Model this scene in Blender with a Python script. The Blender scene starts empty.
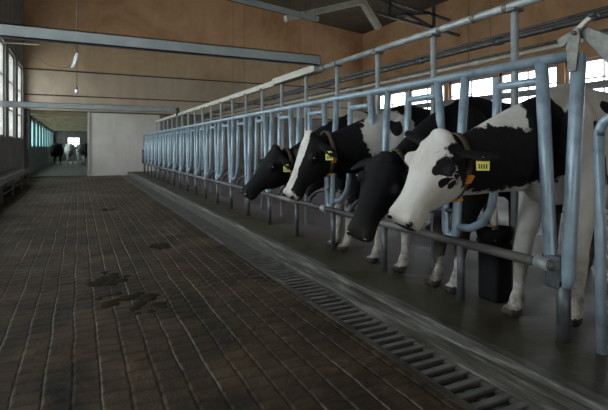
import bpy, bmesh, math, random
import numpy as np
from mathutils import Vector as V, Matrix
random.seed(4)
SC = bpy.context.scene
COL = SC.collection
FZ = 0.08                       # alley floor
PZ = 0.22                       # height of the raised cow platform

# ------------------------------------------------------------------ helpers
def tag(o, label=None, cat=None, group=None, kind=None):
    if label: o['label'] = label
    if cat: o['category'] = cat
    if group: o['group'] = group
    if kind: o['kind'] = kind
    return o
def empty(name, loc, label, cat, group=None, rz=0):
    o = bpy.data.objects.new(name, None); COL.objects.link(o)
    o.location = loc; o.rotation_euler = (0, 0, rz); o.empty_display_size = .1
    return tag(o, label, cat, group)
def link_mesh(name, me, mat, parent=None):
    o = bpy.data.objects.new(name, me); COL.objects.link(o)
    if mat:
        me.materials.clear(); me.materials.append(mat)
    if parent: o.parent = parent
    return o
def obj(name, bm, mat, parent=None, smooth=False, bevel=0):
    bmesh.ops.recalc_face_normals(bm, faces=bm.faces)
    me = bpy.data.meshes.new(name); bm.to_mesh(me); bm.free()
    if smooth:
        me.polygons.foreach_set('use_smooth', [True]*len(me.polygons))
    o = link_mesh(name, me, mat, parent)
    if bevel:
        m = o.modifiers.new('bevel', 'BEVEL'); m.width = bevel; m.segments = 2; m.limit_method = 'ANGLE'
    return o
def box(bm, x0, x1, y0, y1, z0, z1, M=None):
    vs = [bm.verts.new((x, y, z)) for x in (x0, x1) for y in (y0, y1) for z in (z0, z1)]
    if M:
        for v in vs: v.co = M @ v.co
    for f in ((0,1,3,2),(4,6,7,5),(0,4,5,1),(2,3,7,6),(0,2,6,4),(1,5,7,3)):
        bm.faces.new([vs[i] for i in f])
def prism(bm, pts, d):
    """closed outline pts extruded along vector d"""
    a = [bm.verts.new(p) for p in pts]; b = [bm.verts.new(V(p)+V(d)) for p in pts]
    bm.faces.new(a); bm.faces.new(b[::-1])
    n = len(a)
    for i in range(n): bm.faces.new((a[i], a[(i+1) % n], b[(i+1) % n], b[i]))
def loft(bm, rings, caps=True):
    vr = [[bm.verts.new(p) for p in r] for r in rings]
    n = len(vr[0])
    for a, b in zip(vr, vr[1:]):
        for i in range(n): bm.faces.new((a[i], a[(i+1) % n], b[(i+1) % n], b[i]))
    if caps:
        bm.faces.new(vr[0][::-1]); bm.faces.new(vr[-1])
def tube(bm, pts, r, seg=10, flat=1.0, upv=None):
    pts = [V(p) for p in pts]; n = len(pts)
    rs = r if isinstance(r, (list, tuple)) else [r]*n
    T = []
    for i in range(n):
        t = (pts[min(i+1, n-1)] - pts[max(i-1, 0)]).normalized(); T.append(t)
    up = V(upv) if upv else (V((0, 0, 1)) if abs(T[0].z) < .9 else V((1, 0, 0)))
    side = T[0].cross(up).normalized(); rings = []
    for i in range(n):
        side = (side - T[i]*side.dot(T[i])).normalized(); u = side.cross(T[i])
        rings.append([pts[i] + side*math.cos(2*math.pi*k/seg)*rs[i]*flat + u*math.sin(2*math.pi*k/seg)*rs[i] for k in range(seg)])
    loft(bm, rings)
def arc(c, r, a0, a1, e1, e2, n=10):
    c, e1, e2 = V(c), V(e1), V(e2)
    return [c + e1*r*math.cos(a0+(a1-a0)*i/n) + e2*r*math.sin(a0+(a1-a0)*i/n) for i in range(n+1)]
def ball(bm, c, r, M=None, u=14, v=10):
    g = bmesh.ops.create_uvsphere(bm, u_segments=u, v_segments=v, radius=1)
    rr = V(r) if not isinstance(r, (int, float)) else V((r, r, r))
    for w in g['verts']:
        p = V((w.co.x*rr.x, w.co.y*rr.y, w.co.z*rr.z))
        if M: p = M @ p
        w.co = p + V(c)

# ------------------------------------------------------------------ materials
def mat(name, col, rough=.6, metal=0, build=None, spec=.5):
    m = bpy.data.materials.new(name); m.use_nodes = True
    nt = m.node_tree; b = nt.nodes['Principled BSDF']
    b.inputs['Base Color'].default_value = (*col, 1); b.inputs['Roughness'].default_value = rough
    b.inputs['Metallic'].default_value = metal; b.inputs['Specular IOR Level'].default_value = spec
    if build: build(nt, b)
    return m
def N(nt, t, **kw):
    n = nt.nodes.new(t)
    for k, v in kw.items():
        if k in n.inputs: n.inputs[k].default_value = v
        else: setattr(n, k, v)
    return n
def mapped(nt, scale=(1, 1, 1), obj_=True):
    tc = N(nt, 'ShaderNodeTexCoord'); mp = N(nt, 'ShaderNodeMapping')
    mp.inputs['Scale'].default_value = scale
    nt.links.new(tc.outputs['Object'], mp.inputs['Vector']); return mp.outputs[0]
def ramp(nt, fac, stops):
    r = N(nt, 'ShaderNodeValToRGB'); el = r.color_ramp.elements
    el[0].position, el[0].color = stops[0][0], (*stops[0][1], 1)
    el[1].position, el[1].color = stops[-1][0], (*stops[-1][1], 1)
    for p, c in stops[1:-1]:
        e = el.new(p); e.color = (*c, 1)
    nt.links.new(fac, r.inputs[0]); return r.outputs[0]
def noise(nt, vec, scale, detail=4, rough=.6, dist=0):
    n = N(nt, 'ShaderNodeTexNoise'); n.inputs['Scale'].default_value = scale
    n.inputs['Detail'].default_value = detail; n.inputs['Roughness'].default_value = rough; n.inputs['Distortion'].default_value = dist
    nt.links.new(vec, n.inputs['Vector']); return n.outputs[0]
def bump(nt, b, h, s=.3, d=.01):
    n = N(nt, 'ShaderNodeBump'); n.inputs['Strength'].default_value = s; n.inputs['Distance'].default_value = d
    nt.links.new(h, n.inputs['Height']); nt.links.new(n.outputs[0], b.inputs['Normal'])
def mix(nt, fac, a, b_, mode='MIX'):
    m = N(nt, 'ShaderNodeMix', data_type='RGBA', blend_type=mode)
    if isinstance(fac, (int, float)): m.inputs[0].default_value = fac
    else: nt.links.new(fac, m.inputs[0])
    for i, q in ((6, a), (7, b_)):
        if isinstance(q, tuple): m.inputs[i].default_value = (*q, 1)
        else: nt.links.new(q, m.inputs[i])
    return m.outputs[2]
def noisy(stops, scale=3, sc=(1, 1, 1), bs=.2, rr=None, detail=5, dist=0):
    def f(nt, b):
        v = mapped(nt, sc); n = noise(nt, v, scale, detail, .65, dist)
        nt.links.new(ramp(nt, n, stops), b.inputs['Base Color'])
        if bs: bump(nt, b, n, bs)
        if rr: nt.links.new(ramp(nt, n, [(.35, (rr[0],)*3), (.7, (rr[1],)*3)]), b.inputs['Roughness'])
    return f
galv = mat('galvanised_blue', (.4, .5, .6), .42, .25, noisy([(.25, (.16, .22, .27)), (.5, (.28, .365, .43)), (.8, (.40, .475, .53))], 9, bs=.08, rr=(.3, .6)))
galv_grey = mat('galvanised_grey', (.4, .42, .43), .45, .3, noisy([(.25, (.22, .24, .25)), (.55, (.42, .45, .46)), (.8, (.55, .57, .57))], 7, bs=.08, rr=(.35, .65)))
dark_steel = mat('dark_steel', (.09, .10, .11), .5, .5, noisy([(.3, (.05, .055, .06)), (.7, (.14, .15, .16))], 8, bs=.1))
cast = mat('cast_steel', (.3, .3, .28), .55, .4, noisy([(.3, (.10, .10, .09)), (.7, (.24, .24, .215))], 12, bs=.2))
beam_m = mat('grey_beam_paint', (.3, .33, .34), .5, 0, noisy([(.3, (.26, .295, .305)), (.7, (.37, .40, .41))], 3, (1, 1, 1), .03))
cream_metal = mat('cream_metal', (.5, .48, .42), .5, .1, noisy([(.3, (.34, .32, .27)), (.7, (.5, .48, .42))], 5, bs=.05))
rust = mat('dark_rail', (.13, .115, .105), .55, .3, noisy([(.35, (.045, .04, .038)), (.5, (.10, .095, .09)), (.75, (.24, .23, .22))], 2.5, (1, .4, 1), bs=.1))
wood_truss = mat('truss_timber', (.2, .17, .14), .8, 0, noisy([(.3, (.36, .28, .19)), (.7, (.58, .47, .34))], 3))
roof_m = mat('roof_boards', (.1, .08, .065), .9, 0, noisy([(.3, (.07, .055, .045)), (.7, (.15, .12, .095))], 1.5, (1, 5, 1), .1))
def wall_build(c0, c1, c2, sx=1.0):
    def f(nt, b):
        v = mapped(nt); n = noise(nt, v, .35*sx, 6, .7, .6); n2 = noise(nt, mapped(nt, (1.2, 1.2, .25)), 2.2, 5, .7)
        c = ramp(nt, n, [(.3, c0), (.5, c1), (.72, c2)])
        c = mix(nt, .22, c, ramp(nt, n2, [(.3, (.35, .3, .27)), (.7, (1, 1, 1))]), 'MULTIPLY')
        nt.links.new(c, b.inputs['Base Color']); bump(nt, b, n2, .08)
    return f
wall_or = mat('ochre_plywood', (.5, .3, .18), .75, 0, wall_build((.44, .23, .115), (.68, .40, .22), (.80, .52, .32)))
wall_pk = mat('faded_boarding', (.4, .3, .22), .75, 0, wall_build((.40, .31, .235), (.50, .40, .31), (.60, .49, .385)))
wall_md = mat('weathered_boarding', (.4, .3, .22), .75, 0, wall_build((.42, .285, .18), (.55, .385, .25), (.66, .475, .32)))
wall_pnl = mat('pale_panel', (.5, .48, .44), .6, 0, wall_build((.58, .54, .49), (.62, .58, .53), (.68, .65, .60), 2))
batten = mat('dark_batten', (.06, .045, .035), .8)
plaster_dk = mat('dark_plaster', (.16, .15, .14), .85, 0, noisy([(.3, (.11, .10, .095)), (.7, (.22, .2, .19))], 2))
frame_m = mat('window_frame', (.3, .29, .27), .6, 0, noisy([(.3, (.2, .19, .18)), (.7, (.36, .34, .32))], 4))
pinkf = mat('pink_post_paint', (.45, .36, .38), .6)
teal = mat('teal_plastic', (.20, .38, .40), .5)
def glass_build(nt, b):
    nt.nodes.remove(b)
    t = N(nt, 'ShaderNodeBsdfTransparent'); t.inputs[0].default_value = (.88, .93, .95, 1)
    g = N(nt, 'ShaderNodeBsdfGlossy'); g.inputs['Roughness'].default_value = .15
    m = N(nt, 'ShaderNodeMixShader'); m.inputs[0].default_value = .06
    nt.links.new(t.outputs[0], m.inputs[1]); nt.links.new(g.outputs[0], m.inputs[2])
    nt.links.new(m.outputs[0], nt.nodes['Material Output'].inputs[0])
glass = mat('dusty_glass', (1, 1, 1), .1, 0, glass_build)
def tglass_build(nt, b):
    glass_build(nt, b)
    for n in nt.nodes:
        if n.type == 'BSDF_TRANSPARENT': n.inputs[0].default_value = (.82, .95, .96, 1)
teal_glass = mat('teal_film', (1, 1, 1), .1, 0, tglass_build)
black_plastic = mat('black_plastic', (.008, .008, .009), .7, spec=.2)
white_plastic = mat('white_plastic', (.7, .7, .68), .4)
porcelain = mat('cream_plastic', (.62, .55, .45), .5)
orange_m = mat('orange_plastic', (.75, .30, .03), .45)
yellow_m = mat('yellow_tag', (.72, .66, .12), .5)
collar_m = mat('collar_webbing', (.10, .07, .05), .8)
collar_blue = mat('blue_chain_collar', (.07, .10, .15), .5)
ink = mat('tag_print', (.05, .05, .04), .6)
eye_m = mat('eye', (.012, .01, .01), .08, 0, spec=.8)

def floor_build(nt, b):
    v = mapped(nt)
    sep = N(nt, 'ShaderNodeSeparateXYZ'); nt.links.new(v, sep.inputs[0])
    wob = noise(nt, v, 1.3, 3, .6)
    def math_(op, a, c=None, d=None):
        m = N(nt, 'ShaderNodeMath', operation=op)
        for i, q in enumerate((a, c, d)):
            if q is None: continue
            if isinstance(q, (int, float)): m.inputs[i].default_value = q
            else: nt.links.new(q, m.inputs[i])
        return m.outputs[0]
    wx = math_('MULTIPLY_ADD', wob, .05, sep.outputs[0])
    colx = math_('DIVIDE', wx, .13)
    fx = math_('FRACT', colx); ix = math_('FLOOR', colx)
    dx = math_('ABSOLUTE', math_('SUBTRACT', fx, .5))              # .5 at the long joints
    # each lane carries arched ribs across it
    arch = math_('MULTIPLY', math_('MULTIPLY', dx, dx), .25)
    yy = math_('ADD', math_('DIVIDE', sep.outputs[1], .115), arch)
    yy = math_('ADD', yy, math_('MULTIPLY', math_('MODULO', ix, 2), .5))
    fy = math_('ABSOLUTE', math_('SUBTRACT', math_('FRACT', yy), .5))
    rib = math_('SMOOTH_MIN', math_('MULTIPLY', fy, 3.2), 1.0, .3)
    joint = ramp(nt, dx, [(.40, (1,)*3), (.49, (0,)*3)])
    h = math_('MULTIPLY', rib, joint)
    grime = noise(nt, v, 2.2, 8, .7, .8); fine = noise(nt, v, 30, 4, .7)
    big = noise(nt, v, .45, 4, .6, .5)
    hh = math_('ADD', math_('MULTIPLY', h, .75), math_('MULTIPLY', grime, 2.2)); hh = math_('ADD', hh, math_('MULTIPLY', fine, .5))
    bump(nt, b, hh, .75, .018)
    col = ramp(nt, grime, [(.32, (.008, .005, .002)), (.46, (.034, .021, .009)), (.58, (.060, .038, .018)), (.72, (.11, .074, .040))])
    jl = ramp(nt, dx, [(.455, (0,)*3), (.5, (.75,)*3)])
    streak = noise(nt, mapped(nt, (5, .5, 1)), 2.0, 3, .6)
    jm = math_('MULTIPLY', jl, ramp(nt, streak, [(.48, (.0,)*3), (.60, (1,)*3)]))
    col = mix(nt, jm, col, (.30, .265, .22))
    groove = ramp(nt, fy, [(0.0, (.45,)*3), (.16, (1,)*3)])
    col = mix(nt, .8, col, groove, 'MULTIPLY')
    mud = ramp(nt, noise(nt, v, 1.1, 9, .75, 1.5), [(.57, (0,)*3), (.63, (1,)*3)])
    col = mix(nt, mud, col, (.022, .017, .012))
    nt.links.new(col, b.inputs['Base Color'])
    nt.links.new(ramp(nt, big, [(.35, (.55,)*3), (.65, (.85,)*3)]), b.inputs['Roughness'])
floor_m = mat('ribbed_floor_concrete', (.1, .08, .06), .5, 0, floor_build, spec=.28)
def plat_build(nt, b):
    v = mapped(nt); n = noise(nt, v, 1.4, 8, .7, .6); f = noise(nt, v, 26, 4, .7)
    sep = N(nt, 'ShaderNodeSeparateXYZ'); nt.links.new(v, sep.inputs[0])
    wet = ramp(nt, n, [(.3, (.018, .015, .007)), (.5, (.036, .030, .016)), (.75, (.066, .056, .036))])
    dry = ramp(nt, n, [(.3, (.055, .045, .046)), (.5, (.12, .10, .105)), (.75, (.20, .175, .18))])
    m = ramp(nt, sep.outputs[0], [(.0, (0,)*3), (1, (1,)*3)])
    mr = N(nt, 'ShaderNodeMapRange'); mr.inputs[1].default_value = 2.35; mr.inputs[2].default_value = 3.0
    nt.links.new(sep.outputs[0], mr.inputs[0])
    c = mix(nt, mr.outputs[0], wet, dry)
    nt.links.new(c, b.inputs['Base Color']); bump(nt, b, f, .25)
    nt.links.new(ramp(nt, n, [(.35, (.38,)*3), (.6, (.75,)*3)]), b.inputs['Roughness'])
plat_m = mat('platform_concrete', (.1, .1, .1), .5, 0, plat_build, spec=.35)
curb_m = mat('worn_curb_concrete', (.2, .2, .2), .6, 0, noisy([(.38, (.026, .023, .016)), (.52, (.058, .052, .040)), (.70, (.22, .215, .205))], 9, (1, .22, 4), .6, rr=(.3, .7)))

grate_m = mat('grate_steel', (.12,.115,.105), .55, .2, noisy([(.3, (.07, .065, .058)), (.7, (.17, .16, .145))], 8, bs=.1))
# ------------------------------------------------------------------ the setting
def struct(name, bm, m, kind='structure', **k):
    o = obj(name, bm, m, **k); o['kind'] = kind; return o
XL, XR, YF, YB = -1.9, 13.9, 20.8, -5.0
GX0, GX1, CX = 1.63, 1.885, 1.915
bm = bmesh.new(); box(bm, XL-.2, GX0-.045, YB, YF, -.3, FZ); struct('floor', bm, floor_m)
bm = bmesh.new(); box(bm, GX0-.045, GX1, YB, YF, -.3, -.16); struct('floor_gutter', bm, dark_steel)
bm = bmesh.new(); box(bm, CX+.07, XR+.2, YB, YF, -.3, PZ); struct('floor_platform', bm, plat_m)
bm = bmesh.new(); prism(bm, [(GX1, YB, -.3), (CX+.07, YB, -.3), (CX+.07, YB, PZ+.006), (CX+.01, YB, PZ+.006), (GX1+.012, YB, PZ-.02), (GX1, YB, FZ-.02)], (0, YF-YB, 0))
struct('trim_1', bm, curb_m)
bm = bmesh.new(); box(bm, GX0-.045, GX0, YB, YF, -.16, FZ+.006); struct('trim_2', bm, curb_m)
# gutter grate
bm = bmesh.new()
y = 1.0
while y < YF-.1:
    box(bm, GX0+.002, GX1-.002, y, y+.034, FZ-.035, FZ-.004); y += .088
for x in (GX0+.002, GX1-.022): box(bm, x, x+.02, 1.0, YF-.1, FZ-.06, FZ-.012)
tag(obj('gutter_grate', bm, grate_m), 'dark slatted metal grate covering the gutter along the curb', 'grate')

def wall_with_holes_x(name, x0, x1, y0, y1, z0, z1, holes, m):
    """wall running along Y; holes = (ya, yb, za, zb), same za/zb, sorted"""
    bm = bmesh.new(); za, zb = holes[0][2], holes[0][3]
    box(bm, x0, x1, y0, y1, z0, za); box(bm, x0, x1, y0, y1, zb, z1)
    yy = y0
    for h in holes:
        box(bm, x0, x1, yy, h[0], za, zb); yy = h[1]
    box(bm, x0, x1, yy, y1, za, zb)
    return struct(name, bm, m)
win_id = [0]
def window_x(x, ya, yb, za, zb, fm=frame_m, gm=glass, nv=1, nh=1, t=.05):
    win_id[0] += 1
    w = bpy.data.objects.new('window_%d' % win_id[0], None); COL.objects.link(w); w.location = (x, (ya+yb)/2, za); w['kind'] = 'structure'
    a, b = (yb-ya)/2, zb-za; bm = bmesh.new()
    for s in (-1, 1): box(bm, -.05, .05, s*a-(t if s > 0 else 0), s*a+(t if s < 0 else 0), 0, b)
    box(bm, -.05, .05, -a, a, 0, t); box(bm, -.05, .05, -a, a, b-t, b)
    for i in range(1, nv+1): q = -a+2*a*i/(nv+1); box(bm, -.035, .035, q-.02, q+.02, t, b-t)
    for i in range(1, nh+1): q = b*i/(nh+1); box(bm, -.03, .03, -a+t, a-t, q-.02, q+.02)
    obj('window_frame', bm, fm, w)
    bm = bmesh.new(); box(bm, -.004, .004, -a+.02, a-.02, .02, b-.02); obj('window_pane', bm, gm, w)
def portal(loc, rot, sx, sy):
    l = bpy.data.lights.new('daylight_portal', 'AREA'); l.shape = 'RECTANGLE'; l.size = sx; l.size_y = sy
    l.cycles.is_portal = True
    o = bpy.data.objects.new('daylight_portal', l); COL.objects.link(o); o.location = loc; o.rotation_euler = rot
    return o
# left wall
lh = []
yy = 16.4-2.3*9
while yy < 20:
    lh.append((yy, min(yy+1.7, YF-.12), 1.57, 4.3)); yy += 2.3
lh = [h for h in lh if h[1]-h[0] > .5 and h[0] > 0]
wall_with_holes_x('wall_left', XL-.25, XL, YB, YF, -.3, 7.8, lh, plaster_dk)
for h in lh:
    window_x(XL-.12, h[0], h[1], h[2], h[3], nv=1, nh=2, t=.06)
portal((XL-.3, 10.2, 2.95), (0, -math.pi/2, 0), 2.8, 21)
# right wall
rh = []
yy = -3.2
while yy < YF-2.4:
    rh.append((yy, yy+2.32, 2.15, 4.0)); yy += 2.55
wall_with_holes_x('wall_right', XR, XR+.25, YB, YF, -.3, 7.5, rh, wall_or)
for h in rh: window_x(XR+.12, *h, fm=pinkf, nv=1, nh=2, t=.10)
portal((XR+.3, 8, 3.1), (0, math.pi/2, 0), 1.9, 25)
bm = bmesh.new(); box(bm, XR-.10, XR-.02, YB, YF-.04, 3.02, 3.24); struct('trim_20', bm, beam_m)
bm = bmesh.new(); box(bm, XR-.08, XR-.02, YB, YF-.04, 2.48, 2.60); struct('trim_21', bm, beam_m)
# far wall
def gable(bm, z0, zt, x0=XL-.25, x1=XR+.25, y0=YF, y1=YF+.2):
    prism(bm, [(x0, y0, z0), (x1, y0, z0), (x1, y0, zt-.8), (6, y0, zt), (x0, y0, zt-.8)], (0, y1-y0, 0))
bm = bmesh.new(); gable(bm, 5.5, 8.35); struct('wall_far_upper', bm, wall_or)
bm = bmesh.new(); box(bm, XL-.25, XR+.25, YF, YF+.2, 4.35, 5.5); struct('wall_far_band', bm, wall_md)
bm = bmesh.new(); box(bm, XL-.25, XR+.25, YF, YF+.2, 2.73, 4.35); struct('wall_far_middle', bm, wall_pk)
bm = bmesh.new(); box(bm, .4, 3.2, YF, YF+.2, -.3, 2.73); struct('wall_far_lower', bm, wall_pnl)
bm = bmesh.new(); box(bm, 3.2, XR+.25, YF, YF+.2, -.3, 2.73); struct('wall_far_stalls', bm, plaster_dk)
for i, (z, h) in enumerate(((4.33, .05), (3.33, .045), (2.70, .05))):
    bm = bmesh.new(); box(bm, XL, XR, YF-.03, YF, z, z+h); struct('trim_%d' % (3+i), bm, batten)
bm = bmesh.new(); box(bm, .34, .42, YF-.05, YF+.25, 0, 2.73); struct('trim_6', bm, cream_metal)
bm = bmesh.new(); box(bm, XL, XL+.17, YF-.02, YF+.2, 0, 2.73); struct('trim_7', bm, plaster_dk)
bm = bmesh.new(); box(bm, XL, .34, YF-.02, YF+.1, FZ-.02, FZ+.03); struct('trim_8', bm, batten)
# rear wall; its unseen doorway is added and sized to let daylight in
bm = bmesh.new()
DX0, DX1, DZ = -1.2, .6, 2.4
box(bm, XL-.25, DX0, YB-.25, YB, -.3, 8.4); box(bm, DX1, XR+.25, YB-.25, YB, -.3, 8.4); box(bm, DX0, DX1, YB-.25, YB, DZ, 8.4)
struct('wall_rear', bm, wall_pk)
portal(((DX0+DX1)/2, YB-.3, DZ/2), (math.pi/2, 0, 0), DX1-DX0, DZ)
# ceiling and roof timbers
bm = bmesh.new()
for x0, x1, z0, z1 in ((XL-.3, 6, 7.4, 8.2), (6, XR+.3, 8.2, 7.4)):
    prism(bm, [(x0, YB-.3, z0), (x1, YB-.3, z1), (x1, YB-.3, z1+.1), (x0, YB-.3, z0+.1)], (0, YF-YB+.5, 0))
struct('ceiling', bm, roof_m)
def rz_(x): return 8.2-.8*abs(x-6)/7.9
def bar(bm, p, q, w, h=None):
    p, q = V(p), V(q); h = h or w; t = (q-p).normalized()
    up = V((0, 0, 1)) if abs(t.z) < .95 else V((0, 1, 0)); s = t.cross(up).normalized(); u = s.cross(t)
    loft(bm, [[c+s*w/2*a+u*h/2*b for a, b in ((-1, -1), (1, -1), (1, 1), (-1, 1))] for c in (p, q)])
passage_floor = mat('passage_concrete', (.2,.19,.18), .6, 0, noisy([(.3, (.05, .042, .034)), (.7, (.11, .095, .08))], 1.2))
# passage beyond the opening
PX1, PY1 = .95, 44.0
bm = bmesh.new(); box(bm, XL-.2, PX1+.2, YF, PY1, -.3, FZ); struct('floor_passage', bm, passage_floor)
ph = [(q, q+1.5, 1.25, 2.55) for q in np.arange(21.6, 42, 2.25)]
wall_with_holes_x('wall_passage_left', XL-.2, XL, YF+.2, PY1, -.3, 2.8, ph, plaster_dk)
for h in ph: window_x(XL-.1, h[0], h[1], h[2], h[3], fm=teal, gm=teal_glass, nv=1, nh=0, t=.07)
portal((XL-.25, 32, 1.9), (0, -math.pi/2, 0), 1.4, 21)
bm = bmesh.new(); box(bm, PX1, PX1+.2, YF+.2, PY1, -.3, 2.8); struct('wall_passage_right', bm, mat('blue_grey_paint', (.16, .2, .24), .6))
bm = bmesh.new(); box(bm, XL-.2, -.85, PY1, PY1+.2, -.3, 2.8); box(bm, -.85, .1, PY1, PY1+.2, -.3, 1.3); box(bm, -.85, .1, PY1, PY1+.2, 2.1, 2.8); box(bm, .1, PX1+.2, PY1, PY1+.2, -.3, 2.8)
struct('wall_passage_far', bm, plaster_dk)
win_id[0] += 1
w = bpy.data.objects.new('window_%d' % win_id[0], None); COL.objects.link(w); w.location = (-.375, PY1+.1, 1.3); w['kind'] = 'structure'
bm = bmesh.new()
for x in (-.475, -.0, .435): box(bm, x, x+.04, -.04, .04, 0, .8)
for z in (0, .36, .76): box(bm, -.475, .475, -.035, .035, z, z+.05)
obj('window_frame', bm, frame_m, w)
bm = bmesh.new(); box(bm, -.46, .46, -.004, .004, .02, .78); obj('window_pane', bm, glass, w)
portal((-.375, PY1+.3, 1.7), (-math.pi/2, 0, 0), .95, .8)
bm = bmesh.new(); prism(bm, [(XL-.2, YF+.2, 2.8), (PX1+.2, YF+.2, 2.8), (PX1+.2, YF+.2, 2.95), (XL-.2, YF+.2, 2.95)], (0, PY1-YF, 0))
struct('ceiling_passage', bm, wood_truss)
for i, q in enumerate(np.arange(22, 43, 2.25)):
    bm = bmesh.new(); box(bm, XL, PX1, q, q+.14, 2.62, 2.8); struct('trim_%d' % (9+i), bm, wood_truss)

# roof trusses
t = empty('roof_truss', (9.6, 13.2, 6.0), 'dark steel braced frame under the roof in front of the right wall', 'roof truss')
for nm, p, q in (('top_chord', (7.9, 6.75), (12.8, 6.15)), ('bottom_chord', (9.4, 6.0), (13.3, 5.62)), ('strut', (9.95, 7.75), (9.95, 5.95)), ('diagonal', (9.0, 6.65), (11.9, 5.78)), ('diagonal', (10.0, 5.98), (11.8, 6.3)), ('hanger', (12.0, 7.5), (12.0, 5.78)), ('hanger', (8.4, 7.9), (8.4, 6.65))):
    bm = bmesh.new(); bar(bm, (p[0]-9.6, 0, p[1]-6), (q[0]-9.6, 0, q[1]-6), .1); obj(nm, bm, dark_steel, t)
# pale ventilation trunk and prop under the roof
def braced(name, pts, w, m, label, cat):
    bm = bmesh.new()
    for p, q in zip(pts, pts[1:]): bar(bm, p, q, w, w*.8)
    return tag(obj(name, bm, m), label, cat)
braced('roof_beam', [(5.35, 12, 4.98), (7.79, 12, 5.79), (8.0, 12, 5.84), (8.62, 12, 5.08)], .2, cream_metal, 'pale bent beam hanging under the roof over the stalls', 'beam')
for x, z in ((5.5, 5.07), (7.9, 5.88)):
    bm = bmesh.new(); bar(bm, (x, 12, z), (x, 12, rz_(x)), .02); obj('hanger_rod', bm, dark_steel, bpy.data.objects['roof_beam'])
bm = bmesh.new(); bar(bm, (3.0, 11.8, 5.37), (6.3, 11.8, 5.03), .16, .12)
tag(obj('roof_channel', bm, beam_m), 'grey straight channel under the roof left of the pale bent beam', 'beam')
for x, z in ((3.5, 5.37), (5.9, 5.12)):
    bm = bmesh.new(); bar(bm, (x, 11.8, z), (x, 11.8, rz_(x)), .02); obj('hanger_rod', bm, dark_steel, bpy.data.objects['roof_channel'])

# cross beams
def cross_beam(Y, z, h, x1, label):
    bm = bmesh.new(); x0 = XL
    w = .09; t = .012
    box(bm, x0, x1, Y, Y+t, z-h/2, z+h/2)                     # channel section: web + two flanges
    box(bm, x0, x1, Y, Y+w, z+h/2-t, z+h/2); box(bm, x0, x1, Y, Y+w, z-h/2, z-h/2+t)
    box(bm, x1-t, x1, Y, Y+w, z-h/2+t, z+h/2-t)
    tag(obj('cross_beam', bm, beam_m), label, 'beam', 'grey channel beams across the alley')
cross_beam(5.05, 2.375, .125, 2.74, 'grey steel channel beam crossing the alley, the near high one')
cross_beam(14.4, 2.43, .16, 2.74, 'grey steel channel beam crossing the alley, the lower far one in front of the opening')

# ------------------------------------------------------------------ feed barrier
BX = 2.38; P0 = 1.715; PIT = .87; NU = 20
br = empty('feed_barrier', (BX, 1.5, PZ), 'long blue-grey galvanised stanchion barrier the cows reach through', 'feed barrier')
def L(y): return y-1.5
Ytop, Ybot, YE = 1.42, 1.60, 19.35
bm = bmesh.new(); tube(bm, [(0, L(1.55), 1.555), (0, L(YE), 1.555)], .031, 12); obj('top_rail', bm, galv, br, True)
bm = bmesh.new(); tube(bm, [(-.035, L(1.63), .405), (-.035, L(YE), .405)], .03, 12); obj('bottom_rail', bm, rust, br, True)
cpl = None
for q in np.arange(1.66, 19.3, 2.55):
    if cpl is None:
        bm = bmesh.new(); tube(bm, [(0, 0, 0), (0, .08, 0)], .037, 12); c = cpl = obj('rail_coupling', bm, galv_grey, br, True)
    else: c = cpl.copy(); COL.objects.link(c); c.parent = br
    c.location = (-.035, L(q), .405)
def yoke_bm(ya, yb, tip, zt=1.535, r=.031):
    ym = (ya+yb)/2; rt = .048
    pts = [V((0, ya, zt))]
    pts += [V((0, ym-rt-(ym-rt-ya)*.30, tip+.42))]
    pts += arc((0, ym, tip+rt), rt, math.pi, 2*math.pi, (0, 1, 0), (0, 0, 1), 8)
    pts += [V((0, ym+rt+(yb-ym-rt)*.30, tip+.42)), V((0, yb, zt))]
    b = bmesh.new(); tube(b, pts, r, 10); return b
proto = None
yk = obj('yoke', yoke_bm(-.132, .132, .43), galv, br, True)
bm = bmesh.new(); tube(bm, [(0, 0, 1.5), (0, .012, 1.1), (0, .02, .80), (0, .05, .66), (0, .12, .56), (0, .22, .51), (0, .325, .50)], .027, 10); lk = obj('locking_bar', bm, galv, br, True)
bm = bmesh.new(); tube(bm, [(0, 0, 1.44), (0, .32, 1.44)], .024, 10); cb = obj('crossbar', bm, galv, br, True)
bm = bmesh.new()
pts = [V((-.035, .46, .41))]+[V((-.035+.03*math.sin(k/8*math.pi/2), .46*math.cos(k/8*math.pi/2), .41+.20*math.sin(k/8*math.pi/2))) for k in range(1, 9)]
tube(bm, pts, .019, 8); hp = obj('guide_hoop', bm, dark_steel, br, True)
bm = bmesh.new(); tube(bm, [(0, 0, .0), (0, 0, .40)], .026, 10); fp = obj('floor_post', bm, dark_steel, br, True)
# a locking bar with a lean; in the occupied stalls it stands open
for k in range(NU):
    y0 = P0+PIT*k
    def cp(o):
        c = o.copy(); COL.objects.link(c); c.parent = br; return c
    if k == 0: y_, l_, c_, h_, f_ = yk, lk, cb, hp, fp
    else: y_, l_, c_, h_, f_ = cp(yk), cp(lk), cp(cb), cp(hp), cp(fp)
    y_.location = (0, L(y0+.725), 0)
    l_.location = (0.0, L(y0+.325), 0)
    c_.location = (0, L(y0+.005), 0)
    h_.location = (0, L(y0+.70), 0)
    f_.location = (-.035, L(y0+.60), 0)
# near end pair of uprights
bm = yoke_bm(-.11, .11, .30, 1.555, .036)
o = obj('end_yoke', bm, galv, br, True); o.location = (0, L(1.625), 0)
bm = bmesh.new(); tube(bm, [(0, L(1.60), 0), (0, L(1.60), .36)], .036, 10); obj('end_post', bm, dark_steel, br, True)
bm = bmesh.new(); box(bm, -.04, .04, L(1.60), L(1.69), .28, .46); obj('end_bracket', bm, dark_steel, br, bevel=.012)
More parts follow.
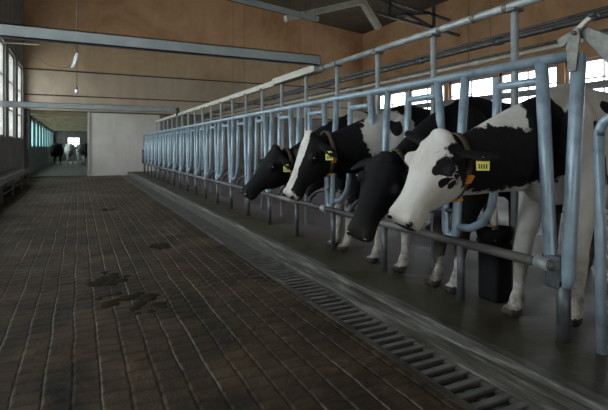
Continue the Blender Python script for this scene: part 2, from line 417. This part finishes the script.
# end frame at far end
bm = bmesh.new(); tube(bm, [(0, L(19.3), 0), (0, L(19.3), 1.55)], .03, 8); obj('end_post', bm, dark_steel, br, True)
bm = bmesh.new(); tube(bm, [(-.05, L(19.5), .40), (-.05, L(19.5), .95), (-.05, L(19.1), .95), (-.05, L(19.1), .42)], .02, 8)
obj('end_frame', bm, dark_steel, br, True)

# end hinge bracket on top of the near upright
hb = empty('locking_lever', (BX, 1.51, PZ+1.4), 'grey cast locking lever bolted on top of the nearest upright', 'lever')
bm = bmesh.new()
out = [(0, -.03+.0, 0), (0, .035, 0), (0, .05, .25), (0, .03, .36), (0, -.015, .44), (0, -.05, .43), (0, -.062, .33), (0, -.045, .15)]
prism(bm, [(-.055, a*1.25, b) for _, a, b in out], (.022, 0, 0)); obj('plate', bm, cast, hb, bevel=.006)
bm = bmesh.new(); prism(bm, [(-.03, .17, .36), (-.03, .145, .27), (-.03, .10, .28), (-.03, .04, .34), (-.03, .0, .36), (-.03, .0, .42), (-.03, .06, .41)], (.02, 0, 0)); obj('catch', bm, cast, hb, bevel=.005)
bm = bmesh.new(); prism(bm, [(.0, -.02, .37), (.0, -.15, .22), (.0, -.30, .02), (.0, -.40, -.06), (.0, -.44, .10), (.0, -.32, .30), (.0, -.16, .40), (.0, -.08, .46)], (.03, 0, 0)); obj('gusset', bm, cast, hb, bevel=.008)
bm = bmesh.new(); bar(bm, (-.02, -.01, .40), (-.02, -.19, .53), .045, .05); obj('handle', bm, cream_metal, hb, bevel=.008)
bm = bmesh.new(); tube(bm, [(-.075, -.03, .38), (.04, -.03, .38)], .022, 12); obj('pivot_bolt', bm, dark_steel, hb, True)
bm = bmesh.new(); tube(bm, [(-.06, -.18, .525), (.03, -.18, .525)], .028, 8); obj('bolt', bm, dark_steel, hb, True)
hb.scale = (.62, .55, .52); hb.location = (BX-.012, 1.525, PZ+1.46)
# hoop divider beyond it
bm = bmesh.new(); tube(bm, [(0, .0, 0), (0, .01, .6), (0, .015, 1.12)]+arc((0, -.085, 1.12), .10, 0, math.pi, (0, 1, 0), (0, 0, 1), 10)+[V((0, -.185, .6)), V((0, -.185, 0))], .025, 12)
o = obj('stall_hoop', bm, galv, None, True); o.location = (BX+.03, 1.415, PZ); tag(o, 'blue-grey bent tube hoop at the right edge beside the nearest cow', 'hoop')
# ------------------------------------------------------------------ overhead pipeline
PXX = 2.80
pl = empty('overhead_pipe', (PXX, 1.6, PZ), 'grey overhead pipe carried on upright posts above the stanchion barrier', 'pipe')
def LP(y): return y-1.6
bm = bmesh.new(); tube(bm, [(0, LP(0.6), 2.075), (0, LP(5.3), 2.075)], .031, 12); obj('pipe', bm, galv_grey, pl, True)
bm = bmesh.new(); bar(bm, (0, LP(5.2), 2.075), (0, LP(19.2), 2.075), .05, .085); obj('rail_section', bm, cream_metal, pl)
for q in (2.32, 2.62, 3.0, 4.75, 5.05, 3.95):
    bm = bmesh.new(); tube(bm, [(0, LP(q)-.02, 2.075), (0, LP(q)+.02, 2.075)], .037, 12)
    obj('pipe_collar', bm, cast, pl, True)
po = None
for k in range(21):
    yq = 2.25+.832*k
    if po is None:
        bm = bmesh.new(); tube(bm, [(0, 0, 0), (0, 0, 2.05)], .027, 10); o = po = obj('post', bm, galv_grey, pl, True)
        bm = bmesh.new(); box(bm, -.05, .05, -.035, .035, 2.03, 2.05); sd = obj('saddle', bm, cast, o)
    else:
        o = po.copy(); COL.objects.link(o); o.parent = pl
        s2 = sd.copy(); COL.objects.link(s2); s2.parent = o
    o.location = (0, LP(yq), 0)
# angled plate under the near beam
bm = bmesh.new(); prism(bm, [(-.06, LP(5.1), 2.07), (.06, LP(5.1), 2.07), (.06, LP(5.1), 2.13), (-.06, LP(5.1), 2.13)], (0, .0, 0.0)) if False else box(bm, -.09, .06, LP(5.18), LP(6.6), 2.03, 2.125)
obj('rail_sleeve', bm, cream_metal, pl, bevel=.01)
bm = bmesh.new(); bar(bm, (-.05, LP(14.4), 2.25), (.0, LP(14.55), 2.08), .1, .12); obj('end_clamp', bm, dark_steel, pl)

# pipelines further inside
def run(name, x, z, r, m, label, n=8, y0=.5, y1=20.0, dz=0.0):
    e = empty(name, (x, y0, z), label, 'pipe')
    bm = bmesh.new(); tube(bm, [(0, 0, 0), (0, y1-y0, dz)], r, 10); obj('pipe', bm, m, e, True)
    for q in np.arange(.6, y1-y0, 1.55):
        bm = bmesh.new(); tube(bm, [(0, q, 0), (0, q+.12, 0)], r*1.35, 10); obj('coupling', bm, m, e, True)
    bm = bmesh.new(); tube(bm, [(.02, 0, r*2.1), (.02, y1-y0, r*2.1+dz)], r*.6, 8); obj('cable', bm, dark_steel, e, True)
    for q in np.arange(3.9, y1-y0-1, 5.1):
        bm = bmesh.new(); tube(bm, [(0, q, r*.5), (0, q, rz_(x)-z)], .004, 6); obj('hanger', bm, dark_steel, e, True)
run('milk_pipe', 5.0, 2.68, .036, dark_steel, 'dark coupled pipe running high behind the cows along the barn')
run('vacuum_pipe', 4.6, 2.36, .028, cream_metal, 'cream coloured lower pipe running behind the cows, under the dark coupled pipe')

# ------------------------------------------------------------------ drinker between first two cows
dr = empty('water_drinker', (2.60, 2.25, PZ), 'black automatic water drinker on the floor between the two nearest cows', 'drinker')
bm = bmesh.new(); prism(bm, [(-.08, -.085, 0), (.08, -.085, 0), (.08, .085, 0), (-.08, .085, 0)], (0, 0, .40)); obj('body', bm, black_plastic, dr, bevel=.02)
bm = bmesh.new()
rings = []
for z, r in ((.40, .09), (.42, .125), (.48, .14), (.50, .14), (.50, .12), (.44, .09)): rings.append([V((r*math.cos(t*math.pi/9), r*.8*math.sin(t*math.pi/9), z)) for t in range(18)])
loft(bm, rings); obj('bowl', bm, black_plastic, dr, True)
bm = bmesh.new(); tube(bm, [(.0, .0, .44), (0, 0, .60), (0, 0, .63)], [.022, .02, .012], 10); obj('valve', bm, porcelain, dr, True)
bm = bmesh.new(); tube(bm, [(-.08, -.07, .42), (-.08, -.07, .52), (-.08, .07, .52), (-.08, .07, .42)], .009, 8); obj('guard', bm, cast, dr, True)

# ------------------------------------------------------------------ left side trough
tr = empty('feed_bench', (-1.65, 11.0, FZ), 'dark low bench on thin legs along the left wall under the windows', 'bench')
bm = bmesh.new(); box(bm, -.23, .22, -3.4, 6.2, .44, .50); obj('top', bm, dark_steel, tr, bevel=.01)
bm = bmesh.new(); box(bm, .2, .23, -3.4, 6.2, .40, .53); obj('front_board', bm, plaster_dk, tr)
bm = bmesh.new(); box(bm, -.02, .02, 0, .04, 0, .44); lg = obj('leg', bm, dark_steel, tr); lg.location = (.18, -3.3, 0)
for q in np.arange(-1.3, 6.2, 1.85):
    for x in (.18, -.2):
        c = lg.copy(); COL.objects.link(c); c.parent = tr; c.location = (x, q, 0)
bm = bmesh.new(); box(bm, .165, .195, -3.3, 6.1, .16, .19); obj('stretcher', bm, dark_steel, tr)

# conduit on the far left
bm = bmesh.new(); tube(bm, [(-1.85, 14.2, 4.02), (-.95, 14.2, 4.05)], .02, 8)
tag(obj('wall_conduit', bm, cream_metal), 'thin pale conduit stub sticking out from the left wall above the windows', 'conduit')
# ------------------------------------------------------------------ hanging lamps
def lamp_cord(o, p, ztop):
    pass
l1 = empty('hanging_lamp', (-.07, 10, 2.83), 'white tilted tube lamp hanging on a wire below the near beam', 'lamp')
bm = bmesh.new(); bar(bm, (-.045, 0, .0), (.05, 0, .30), .05, .05); obj('housing', bm, white_plastic, l1, bevel=.01)
bm = bmesh.new(); tube(bm, [(-.01, -.04, .02), (.06, -.04, .26)], .018, 10); obj('tube', bm, mat('lamp_tube', (.8, .82, .85), .2), l1, True)
bm = bmesh.new(); tube(bm, [(.05, 0, .29), (.04, 0, rz_(-.07)-2.83)], .006, 6); obj('wire', bm, dark_steel, l1, True)
bm = bmesh.new(); tube(bm, [(-.04, 0, .05), (-.2, 0, -.02), (-.45, 0, .02), (-.7, 0, .2)], .005, 6); obj('cord', bm, dark_steel, l1, True)
l2 = empty('hanging_bulb', (-.03, 10.3, 2.36), 'small glass bulb hanging on a thin cord beneath the tube lamp', 'lamp')
bm = bmesh.new(); ball(bm, (0, 0, .045), (.04, .04, .05)); obj('bulb', bm, mat('bulb_glass', (.85, .87, .9), .08, 0, spec=1), l2, True)
bm = bmesh.new(); tube(bm, [(0, 0, .08), (0, 0, .14)], .02, 10); obj('socket', bm, dark_steel, l2, True)
bm = bmesh.new(); tube(bm, [(0, 0, .13), (.0, 0, rz_(0)-2.36)], .006, 6); obj('cord', bm, dark_steel, l2, True)

# ------------------------------------------------------------------ cows
def cow_mat(name, white=(.58, .555, .52), black=(.006, .0055, .006)):
    def f(nt, b):
        at = N(nt, 'ShaderNodeAttribute', attribute_name='coat'); sk = N(nt, 'ShaderNodeAttribute', attribute_name='skin')
        v = mapped(nt); n = noise(nt, v, 26, 3, .6); n2 = noise(nt, v, 7, 4, .6); n3 = noise(nt, mapped(nt, (1, 1, .35)), 60, 3, .7)
        a = N(nt, 'ShaderNodeMath', operation='MULTIPLY_ADD'); nt.links.new(n, a.inputs[0]); a.inputs[1].default_value = .28; nt.links.new(at.outputs['Fac'], a.inputs[2])
        a2 = N(nt, 'ShaderNodeMath', operation='SUBTRACT'); nt.links.new(a.outputs[0], a2.inputs[0]); a2.inputs[1].default_value = .14
        fac = ramp(nt, a2.outputs[0], [(0, (0,)*3), (.04, (1,)*3)])
        wc = ramp(nt, n2, [(.3, tuple(c*k for c, k in zip(white, (.80, .77, .70)))), (.6, white)])
        bc = ramp(nt, n3, [(.3, black), (.75, tuple(c*2.4 for c in black))])
        c = mix(nt, fac, wc, bc)
        sp = ramp(nt, noise(nt, v, 45, 3, .6), [(.50, (.03, .025, .025)), (.62, (.30, .22, .20))])
        sz = N(nt, 'ShaderNodeSeparateXYZ'); nt.links.new(v, sz.inputs[0])
        zr = N(nt, 'ShaderNodeMapRange'); zr.inputs[1].default_value = .62; zr.inputs[2].default_value = .05; nt.links.new(sz.outputs[2], zr.inputs[0])
        dm = N(nt, 'ShaderNodeMath', operation='MULTIPLY'); nt.links.new(zr.outputs[0], dm.inputs[0]); nt.links.new(ramp(nt, noise(nt, v, 11, 5, .7), [(.35, (.15,)*3), (.62, (1,)*3)]), dm.inputs[1])
        c = mix(nt, dm.outputs[0], c, (.11, .085, .06))
        skc = mix(nt, fac, (.36, .27, .235), (.028, .024, .024)); c = mix(nt, sk.outputs['Fac'], c, skc)
        nt.links.new(c, b.inputs['Base Color'])
        bump(nt, b, n3, .35, .004)
        b.inputs['Sheen Weight'].default_value = .0
    return mat(name, white, .8, 0, f, spec=.15)
coat_m = cow_mat('holstein_coat')

def ering(c, s, u, hw, top, bot, e=2.4, n=28, taper=0.0):
    out = []
    for k in range(n):
        a = 2*math.pi*k/n; ca, sa = math.cos(a), math.sin(a)
        x = math.copysign(abs(ca)**(2/e), ca)*hw; z = math.copysign(abs(sa)**(2/e), sa)
        x *= 1-taper*max(z, 0)**2
        out.append(c+s*x+u*(top if z > 0 else bot)*z)
    return out
def interp(tab, n):
    """resample a table of rows with catmull-rom"""
    A = np.array(tab, float); m = len(A); out = []
    for i in range(n):
        t = i/(n-1)*(m-1); k = min(int(t), m-2); f = t-k
        p0, p1, p2, p3 = A[max(k-1, 0)], A[k], A[k+1], A[min(k+2, m-1)]
        out.append(.5*((2*p1)+(-p0+p2)*f+(2*p0-5*p1+4*p2-p3)*f*f+(-p0+3*p1-3*p2+p3)*f**3))
    return out

def make_cow(loc, label, poll, axis, nrm, patches, base, legs=None, voxel=.013, neck_mid=None, sc=1.0, name='cow', rz=0, extras=True, group='dairy cows at the feed barrier', blue=False, ear_droop=.35, collar=True, tags=(-1,), seat=(.43,.0), hs=1.12, ls=.88, muz=.52, ear_up=0, ids0=0):
    """local axes: the cow looks along -x, its left/right along y, z up, origin on the ground under the front legs"""
    root = empty(name, loc, label, 'cow', group, rz); HS = hs
    X, Yv, Z = V((1, 0, 0)), V((0, 1, 0)), V((0, 0, 1))
    bm = bmesh.new()
    body = [(-.24, .99, .09, .15, .15), (-.14, 1.02, .16, .27, .29), (-.02, 1.06, .205, .35, .36), (.14, 1.075, .235, .395, .385), (.4, 1.05, .30, .385, .39),
            (.7, 1.03, .355, .40, .41), (1.0, 1.05, .365, .385, .39), (1.22, 1.10, .33, .35, .34), (1.42, 1.15, .28, .295, .27), (1.58, 1.18, .20, .235, .22), (1.66, 1.20, .11, .15, .14)]
    rings = [ering(V((x, 0, z)), Yv, Z, hw, t, b, 2.3, 32, .38) for x, z, hw, t, b in interp(body, 34)]
    loft(bm, rings)
    # spine ridge + hips
    for s in (-1, 1): ball(bm, (1.12, s*.25, 1.34), (.11, .07, .09)); ball(bm, (.02, s*.16, 1.05), (.16, .09, .30)); ball(bm, (1.25, s*.22, 1.02), (.24, .12, .30))
    # head frame
    a = V(axis).normalized(); n_ = V(nrm); n_ = (n_-a*n_.dot(a)).normalized(); s_ = a.cross(n_).normalized()
    pl_ = V(poll)
    # neck: bezier from shoulder to nape
    p0 = V((.12, 0, 1.10)); p3 = pl_+a*.10-n_*.15
    p1 = V((-.28, p3.y*.15, 1.12)) if neck_mid is None else V(neck_mid); p2 = p3+(-n_*.20-a*.06)+V((.05, 0, 0))
    gate = V((-.27, seat[1], 0))
    m = 22; nr = []
    for i in range(m+1):
        t = i/m; c = p0*(1-t)**3+p1*3*t*(1-t)**2+p2*3*t*t*(1-t)+p3*t**3
        nr.append(c)
    nrings = []; nframes = []
    for i, c in enumerate(nr):
        t = i/m; T = (nr[min(i+1, m)]-nr[max(i-1, 0)]).normalized()
        side = (Yv*(1-t)+ (s_ if s_.y > 0 else -s_)*t).normalized(); side = (side-T*side.dot(T)).normalized(); up = side.cross(T)
        if up.z < 0: up = -up
        q = 1-(1-t)**1.4
        hw = .20*(1-q)+.095*q; top = .34*(1-q)+.145*q; bot = .37*(1-q)+.18*q
        nframes.append((c, side, up, hw, top, bot))
        nrings.append(ering(c, side, up, hw, top, bot, 2.1, 28, .3))
    loft(bm, nrings)
    # head
    hd = [(-.035, -.045, .12, .045), (-.01, -.012, .16, .080), (.05, .004, .205, .100), (.12, .0, .25, .112), (.19, -.004, .275, .112), (.26, -.008, .26, .098), (.33, -.012, .215, .080),
          (.40, -.012, .155, .068), (.46, -.008, .142, .071), (.51, -.014, .135, .077), (.545, -.035, .125, .068), (.565, -.06, .11, .04)]
    LS = HS*ls
    hd = [(t*LS, a_*HS, b_*HS*1.08, w_*HS*1.06) for t, a_, b_, w_ in hd]
    hr = []
    for t, top, bot, hw in interp(hd, 30):
        c = pl_+a*t+n_*((top-bot)/2)
        h = (top+bot)/2
        hr.append(ering(c, s_, n_, hw, h, h, 2.5, 28, .12))
    loft(bm, hr)
    R = Matrix((s_, n_, a)).transposed()           # local (side, normal, along) -> cow space
    def hp_(s, n, t): return pl_+s_*s*HS*1.04+n_*n*HS*1.04+a*t*LS
    for s in (-1, 1):
        ball(bm, hp_(s*.104, -.050, .165), (.032, .040, .044), R)       # brow around the eye
        ball(bm, hp_(s*.080, -.13, .20), (.040, .07, .08), R)          # cheek
        ball(bm, hp_(s*.040, -.032, .515), (.030, .030, .032), R)       # nostril wing
    ball(bm, hp_(0, -.125, .49), (.055, .035, .05), R)                  # chin
    ball(bm, hp_(0, -.02, -.015), (.07, .045, .04), R)                  # poll
    ears = {}
    for s in (-1, 1):
        d = (s_*s - n_*.45 + a*(.04+ear_droop*.6)+V((0, 0, ear_up))).normalized(); flat = (n_*.6 - a*.5); flat = (flat-d*flat.dot(d)).normalized(); w = d.cross(flat)
        b0 = hp_(s*.085, -.075, .035); er = []
        for t, ww, th in ((-.02, .025, .02), (.03, .036, .022), (.08, .052, .018), (.13, .052, .014), (.17, .038, .012), (.205, .014, .009)):
            c = b0+d*t-V((0, 0, 1))*(t*t*1.2)*ear_droop
            er.append([c+w*ww*math.cos(2*math.pi*k/14)+flat*th*math.sin(2*math.pi*k/14)-flat*(.020*math.cos(2*math.pi*k/14)**2 if False else 0) for k in range(14)])
        loft(bm, er); ears[s] = (b0, d, flat, w)
    # legs
    FL = legs or {}
    def leg(pts, rs):
        pts = [V(p) for p in pts]
        tab = [(*p, r) for p, r in zip(pts, rs)]
        it = interp(tab, 26); tube(bm, [q[:3] for q in it], [max(q[3], .01) for q in it], 14, 1.0, (1, 0, 0))
    for i, s in enumerate((-1, 1)):
        fx, fy = FL.get('f%d' % s, (-.05, s*.15))
        leg([(.04, s*.15, 1.0), (.06, s*.17, .80), (.03+fx*.25, s*.165*.7+fy*.3, .62), (fx*.7+.02, fy*.6+s*.06, .44), (fx*.85+.02, fy*.9+s*.015, .38), (fx+.01, fy, .18), (fx, fy, .115), (fx-.025, fy, .05)],
            [.13, .105, .075, .056, .056, .034, .046, .042])
        for d in (-1, 1): ball(bm, (fx-.055, fy+d*.026, .032), (.062, .029, .036))
        rx, ry = FL.get('r%d' % s, (1.42, s*.17))
        leg([(1.25, s*.20, 1.12), (1.15, s*.23, .88), (1.28, s*.20, .66), (1.43, s*.175, .52), (1.44, s*.17, .44), (rx, ry, .18), (rx-.01, ry, .115), (rx-.04, ry, .05)],
            [.20, .15, .09, .058, .052, .037, .047, .042])
        for d in (-1, 1): ball(bm, (rx-.07, ry+d*.026, .032), (.062, .029, .036))
    ball(bm, (1.08, 0, .66), (.20, .17, .16))                           # udder
    for s in (-1, 1):
        for x in (1.0, 1.15): tube(bm, [(x, s*.08, .56), (x, s*.085, .47)], [.02, .013], 8)
    tube(bm, [(1.60, 0, 1.33), (1.70, 0, 1.25), (1.74, 0, 1.0), (1.74, .01, .7), (1.75, .01, .45)], [.045, .035, .022, .02, .035], 10)
    me = bpy.data.meshes.new('cow_raw'); bmesh.ops.recalc_face_normals(bm, faces=bm.faces); bm.to_mesh(me); bm.free()
    o = bpy.data.objects.new('tmp', me); COL.objects.link(o)
    r = o.modifiers.new('r', 'REMESH'); r.mode = 'VOXEL'; r.voxel_size = voxel
    sm = o.modifiers.new('s', 'SMOOTH'); sm.factor = .6; sm.iterations = 5 if voxel < .02 else 2
    dg = bpy.context.evaluated_depsgraph_get(); dg.update()
    me2 = bpy.data.meshes.new_from_object(o.evaluated_get(dg)); bpy.data.objects.remove(o); bpy.data.meshes.remove(me)
    me2.name = 'cow_body'; me2.polygons.foreach_set('use_smooth', [True]*len(me2.polygons))
    nv = len(me2.vertices); co = np.empty(nv*3); me2.vertices.foreach_get('co', co); co = co.reshape(-1, 3)
    # coat field
    f = np.full(nv, .3 if base == 'black' else -.3)
    Rm = np.array([[*s_], [*n_], [*a]]); hc = (co-np.array(pl_))@Rm.T           # head coordinates (side, normal, along)
    for space, c, rr, val in patches:
        q = hc if space == 'h' else co
        w = 1-np.sqrt((((q-np.array(c))/np.array(rr))**2).sum(1)); w *= .6
        f = np.maximum(f, np.clip(w, -.3, .3)) if val > 0 else np.minimum(f, -np.clip(w, -.3, .3))
    sk = np.zeros(nv)
    def soft(d, w): return np.clip(d/w, 0, 1)
    inhead = (np.abs(hc[:, 0]) < .13) & (np.abs(hc[:, 1]+.1) < .2)
    sk = np.maximum(sk, soft(hc[:, 2]-muz*LS, .02)*inhead)
    # nostrils & mouth painted as bare dark skin
    hoof = soft(.060-co[:, 2], .012); f = np.where(hoof > .5, .3, f); sk = np.maximum(sk, hoof*.5)
    at = me2.attributes.new('coat', 'FLOAT', 'POINT'); at.data.foreach_set('value', f)
    at = me2.attributes.new('skin', 'FLOAT', 'POINT'); at.data.foreach_set('value', sk)
    body_o = link_mesh('body', me2, coat_m, root)
    if not extras: return root
    for s in (-1, 1):
        bm = bmesh.new(); ball(bm, hp_(s*.124, -.050, .168), (.016, .020, .019), R); obj('eye', bm, eye_m, root, True)
    for s in (-1, 1):
        bm = bmesh.new(); ball(bm, hp_(s*.048, -.036, .540), (.019, .018, .020), R); obj('nostril', bm, eye_m, root, True)
    # collar
    if collar:
        c, sd_, up, hw, top, bot = nframes[int(m*.88)]
        rr = ering(c, sd_, up, hw+.020, top+.02, bot+.02, 2.1, 32, .3); T = sd_.cross(up).normalized()
        bm = bmesh.new(); w = .022
        vr = [[bm.verts.new(p+T*w*q+ (p-c).normalized()*t) for q, t in ((-1, 0), (1, 0), (1, .006), (-1, .006))] for p in rr]
        for i in range(32):
            A_, B_ = vr[i], vr[(i+1) % 32]
            for k in range(4): bm.faces.new((A_[k], A_[(k+1) % 4], B_[(k+1) % 4], B_[k]))
        co_ = obj('collar', bm, collar_m, root, True)
        ids = (31, 27, 23) if (V((-.65, -.75, 0)).dot(sd_) > 0) else (17, 21, 25)
        for i in ids:
            p = rr[i % 32]; o_ = (p-c).normalized(); tv = T; hv = o_.cross(tv)
            M = Matrix((tv, hv, o_)).transposed().to_4x4(); M.translation = p+o_*.012
            bm = bmesh.new(); box(bm, -.024, .024, -.026, .026, -.006, .010, M)
            obj('number_block', bm, orange_m, co_, bevel=.003)
    for s in tags:
        b0, d, flat, w = ears[s]
        cpt = b0+d*.11-V((0, 0, 1))*(.11**2*1.2)*ear_droop
        nn = V((-.62, -.78, 0)); nn = nn.normalized()
        hz = V((0, 0, 1)).cross(nn).normalized(); off = nn*.022
        M = Matrix((hz, nn, V((0, 0, 1)))).transposed().to_4x4(); M.translation = cpt+off-V((0, 0, .035))
        bm = bmesh.new(); prism(bm, [M @ V(q) for q in ((-.032, 0, -.04), (.032, 0, -.04), (.034, 0, .012), (.014, 0, .035), (-.014, 0, .035), (-.034, 0, .012))], nn*.003)
        eo = obj('ear_tag', bm, yellow_m, root, bevel=.001)
        bm = bmesh.new()
        for i, q in enumerate((-.018, -.006, .006, .018)):
            box(bm, q-.0035, q+.0035, .0032, .0045, -.03, -.006, M)
        obj('tag_number', bm, ink, eo)
        bm = bmesh.new(); ball(bm, M @ V((0, .006, .025)), .008, None, 8, 6); obj('tag_stud', bm, yellow_m, eo, True)
    return root

# first cow: white piebald head, black neck patch
c1 = [('b', (-.52, 0, .99), (.44, .4, .20), 1), ('b', (-.20, -.1, 1.15), (.13, .4, .33), 1), ('b', (.06, -.2, 1.02), (.06, .2, .22), 1),
      ('b', (.16, -.2, .85), (.05, .2, .05), 1), ('b', (.24, -.2, 1.30), (.06, .1, .05), 1), ('b', (-.40, -.2, 1.28), (.035, .2, .035), 1), ('b', (-.42, -.2, .80), (.03, .2, .03), 1),
      ('b', (.9, 0, 1.2), (.30, .6, .30), 1),
      ('h', (-.10, -.03, .15), (.06, .040, .05), 1), ('h', (-.09, -.01, .185), (.045, .03, .045), 1), ('h', (-.14, -.07, .22), (.06, .028, .045), 1), ('h', (-.14, -.12, .20), (.06, .02, .03), 1),
      ('h', (-.13, -.175, .10), (.06, .020, .055), 1), ('h', (-.13, -.145, .075), (.05, .016, .03), 1), ('h', (-.10, -.11, .01), (.04, .02, .015), 1),
      ('h', (-.25, -.13, .0), (.15, .11, .11), 1), ('h', (.25, -.11, -.02), (.155, .14, .15), 1), ('h', (.0, -.158, .47), (.12, .016, .07), 1), ('h', (-.02, -.12, .52), (.09, .06, .028), 1)]
cow1 = make_cow((2.66, 1.86, PZ), 'nearest cow, white face with black spots, black and white neck, reaching through the barrier',
    (-.93, .0, 1.12), (-.27, .04, -.44), (-.93, -.30, 0), c1, 'white', legs={'f1': (-.17, .12), 'f-1': (.02, -.14)}, tags=(-1,), hs=1.20, ls=.76, ear_droop=.0, muz=.54, ear_up=.42, ids0=2)
c2 = [('b', (-.06, -.12, .0), (.35, .14, .30), -1), ('b', (-.06, .16, .0), (.35, .14, .12), -1)]
cow2 = make_cow((2.66, 2.67, PZ), 'all black cow with lowered head beside the white-faced cow, yellow ear tag',
    (-.84, -.22, .985), (-.20, .06, -.50), (-.80, -.60, 0), c2, 'black', legs={'f1': (-.19, .0), 'f-1': (-.18, -.19)}, hs=1.2, ls=.84, ear_droop=.7)
c3 = [('h', (.0, .02, .12), (.050, .12, .22), -1), ('h', (0, .0, .40), (.045, .08, .16), -1), ('h', (0, -.05, .53), (.09, .09, .06), -1),
      ('b', (-.16, -.2, 1.20), (.25, .3, .26), -1), ('b', (-.10, -.25, 1.24), (.05, .2, .09), 1), ('b', (-.1, 0, .0), (.35, .5, .62), -1)]
cow3 = make_cow((2.66, 3.48, PZ), 'cow with a white blaze down its black face, third from the camera',
    (-.92, -.03, 1.16), (-.2, .05, -.52), (-1, -.15, 0), c3, 'black', legs={'f1': (-.20, -.03), 'f-1': (-.17, -.38)})
c4 = [('b', (-.1, 0, .0), (.35, .5, .55), -1), ('b', (.1, -.2, 1.3), (.15, .3, .2), -1)]
cow4 = make_cow((2.66, 4.30, PZ), 'black-headed cow behind the blazed cow, furthest head reaching out',
    (-.90, -.05, 1.05), (-.32, .05, -.42), (-1, .0, -.3), c4, 'black', legs={'f1': (-.19, -.10), 'f-1': (-.20, -.33)})

cow5 = make_cow((3.75, 5.22, PZ), 'black cow standing back from the barrier behind the black-headed cow',
    (-.88, .05, .95), (-.25, .03, -.48), (-1, .0, 0), [('b', (.1, 0, .0), (.3, .5, .4), -1)], 'black', voxel=.018)

# cows standing in the far passage
far_pos = [(-1.35, 33.2, ''), (-.50, 36.0, ''), (.1, 39.4, ''), (.45, 33.2, '')]
fl = ['dark cow in the far passage, leftmost of the small herd', 'pale-backed cow in the far passage, second from left', 'black and white spotted cow in the far passage, third from left', 'black cow beside the right wall of the far passage']
fp_ = [[('b', (.2, 0, .3), (.4, .5, .35), -1)], [('b', (.8, 0, 1.1), (.3, .5, .3), 1), ('b', (-.4, 0, 1.1), (.25, .3, .3), 1)], [('b', (.3, 0, 1.2), (.35, .5, .3), 1), ('h', (.08, 0, .15), (.07, .2, .2), 1)], [('b', (-.1, 0, .2), (.4, .5, .45), -1)]]
for (x, y, _), lb, pt, bs_, rzz in zip(far_pos, fl, fp_, ('black', 'white', 'white', 'black'), (1.5, 1.62, 1.5, 1.57)):
    make_cow((x, y, FZ), lb, (-.75, .05, 1.30), (-.40, .0, -.35), (-1, 0, .9), pt, bs_, voxel=.03, rz=rzz, extras=False, group='cows in the far passage')

# ------------------------------------------------------------------ manure on the alley floor
dung = mat('wet_manure', (.02, .016, .01), .9, 0, noisy([(.3, (.012, .009, .005)), (.7, (.034, .025, .014))], 14, bs=.6), spec=.08)
def manure(x, y, r, label):
    bm = bmesh.new()
    for k in range(26):
        a, d = random.uniform(0, 6.28), r*math.sqrt(random.random())
        q = random.uniform(.25, .5)*.16*(1.1-d/r*.5)
        ball(bm, (math.cos(a)*d*.9, math.sin(a)*d*1.2, -.004), (q, q*random.uniform(.8, 1.5), q*.28), None, 10, 6)
    me = bpy.data.meshes.new('m'); bm.to_mesh(me); bm.free()
    o = bpy.data.objects.new('tmp', me); COL.objects.link(o)
    r_ = o.modifiers.new('r', 'REMESH'); r_.mode = 'VOXEL'; r_.voxel_size = .012
    s2 = o.modifiers.new('s', 'SMOOTH'); s2.iterations = 3
    dg = bpy.context.evaluated_depsgraph_get(); me2 = bpy.data.meshes.new_from_object(o.evaluated_get(dg)); bpy.data.objects.remove(o)
    me2.polygons.foreach_set('use_smooth', [True]*len(me2.polygons))
    p = link_mesh('manure_pile', me2, dung); p.location = (x, y, FZ); tag(p, label, 'manure', kind='stuff')
manure(.36, 3.75, .30, 'dark wet manure smear on the alley floor nearest the camera')
manure(.22, 4.5, .22, 'dark wet manure smear just behind the nearest one on the alley floor')
manure(.89, 5.7, .14, 'small dark manure smear beside the middle of the alley floor')
manure(.50, 9.5, .16, 'faint dark manure smear far down the alley floor')

# ------------------------------------------------------------------ camera, light
cam = bpy.data.cameras.new('camera'); co = bpy.data.objects.new('camera', cam); COL.objects.link(co); SC.camera = co
cam.sensor_width = 36; cam.lens = 455/608*36; cam.shift_y = -58/608; cam.clip_end = 200
co.location = (0, 0, 1.28); co.rotation_euler = (math.pi/2, 0, -math.atan(225.5/455))
w = bpy.data.worlds.new('sky'); SC.world = w; w.use_nodes = True
nt = w.node_tree; bg = nt.nodes['Background']
tc = N(nt, 'ShaderNodeTexCoord'); sp = N(nt, 'ShaderNodeSeparateXYZ'); nt.links.new(tc.outputs['Generated'], sp.inputs[0])
cr = ramp(nt, sp.outputs[2], [(0.0, (.66, .66, .60)), (.08, (.98, .97, .95)), (1, (.90, .95, 1.0))])
nt.links.new(cr, bg.inputs[0]); bg.inputs[1].default_value = 8.6
vs = SC.view_settings
SC.display_settings.display_device = 'sRGB'
vs.view_transform = 'Standard'; vs.look = 'None'; vs.gamma = 1; vs.use_curve_mapping = False; vs.exposure = 0.0
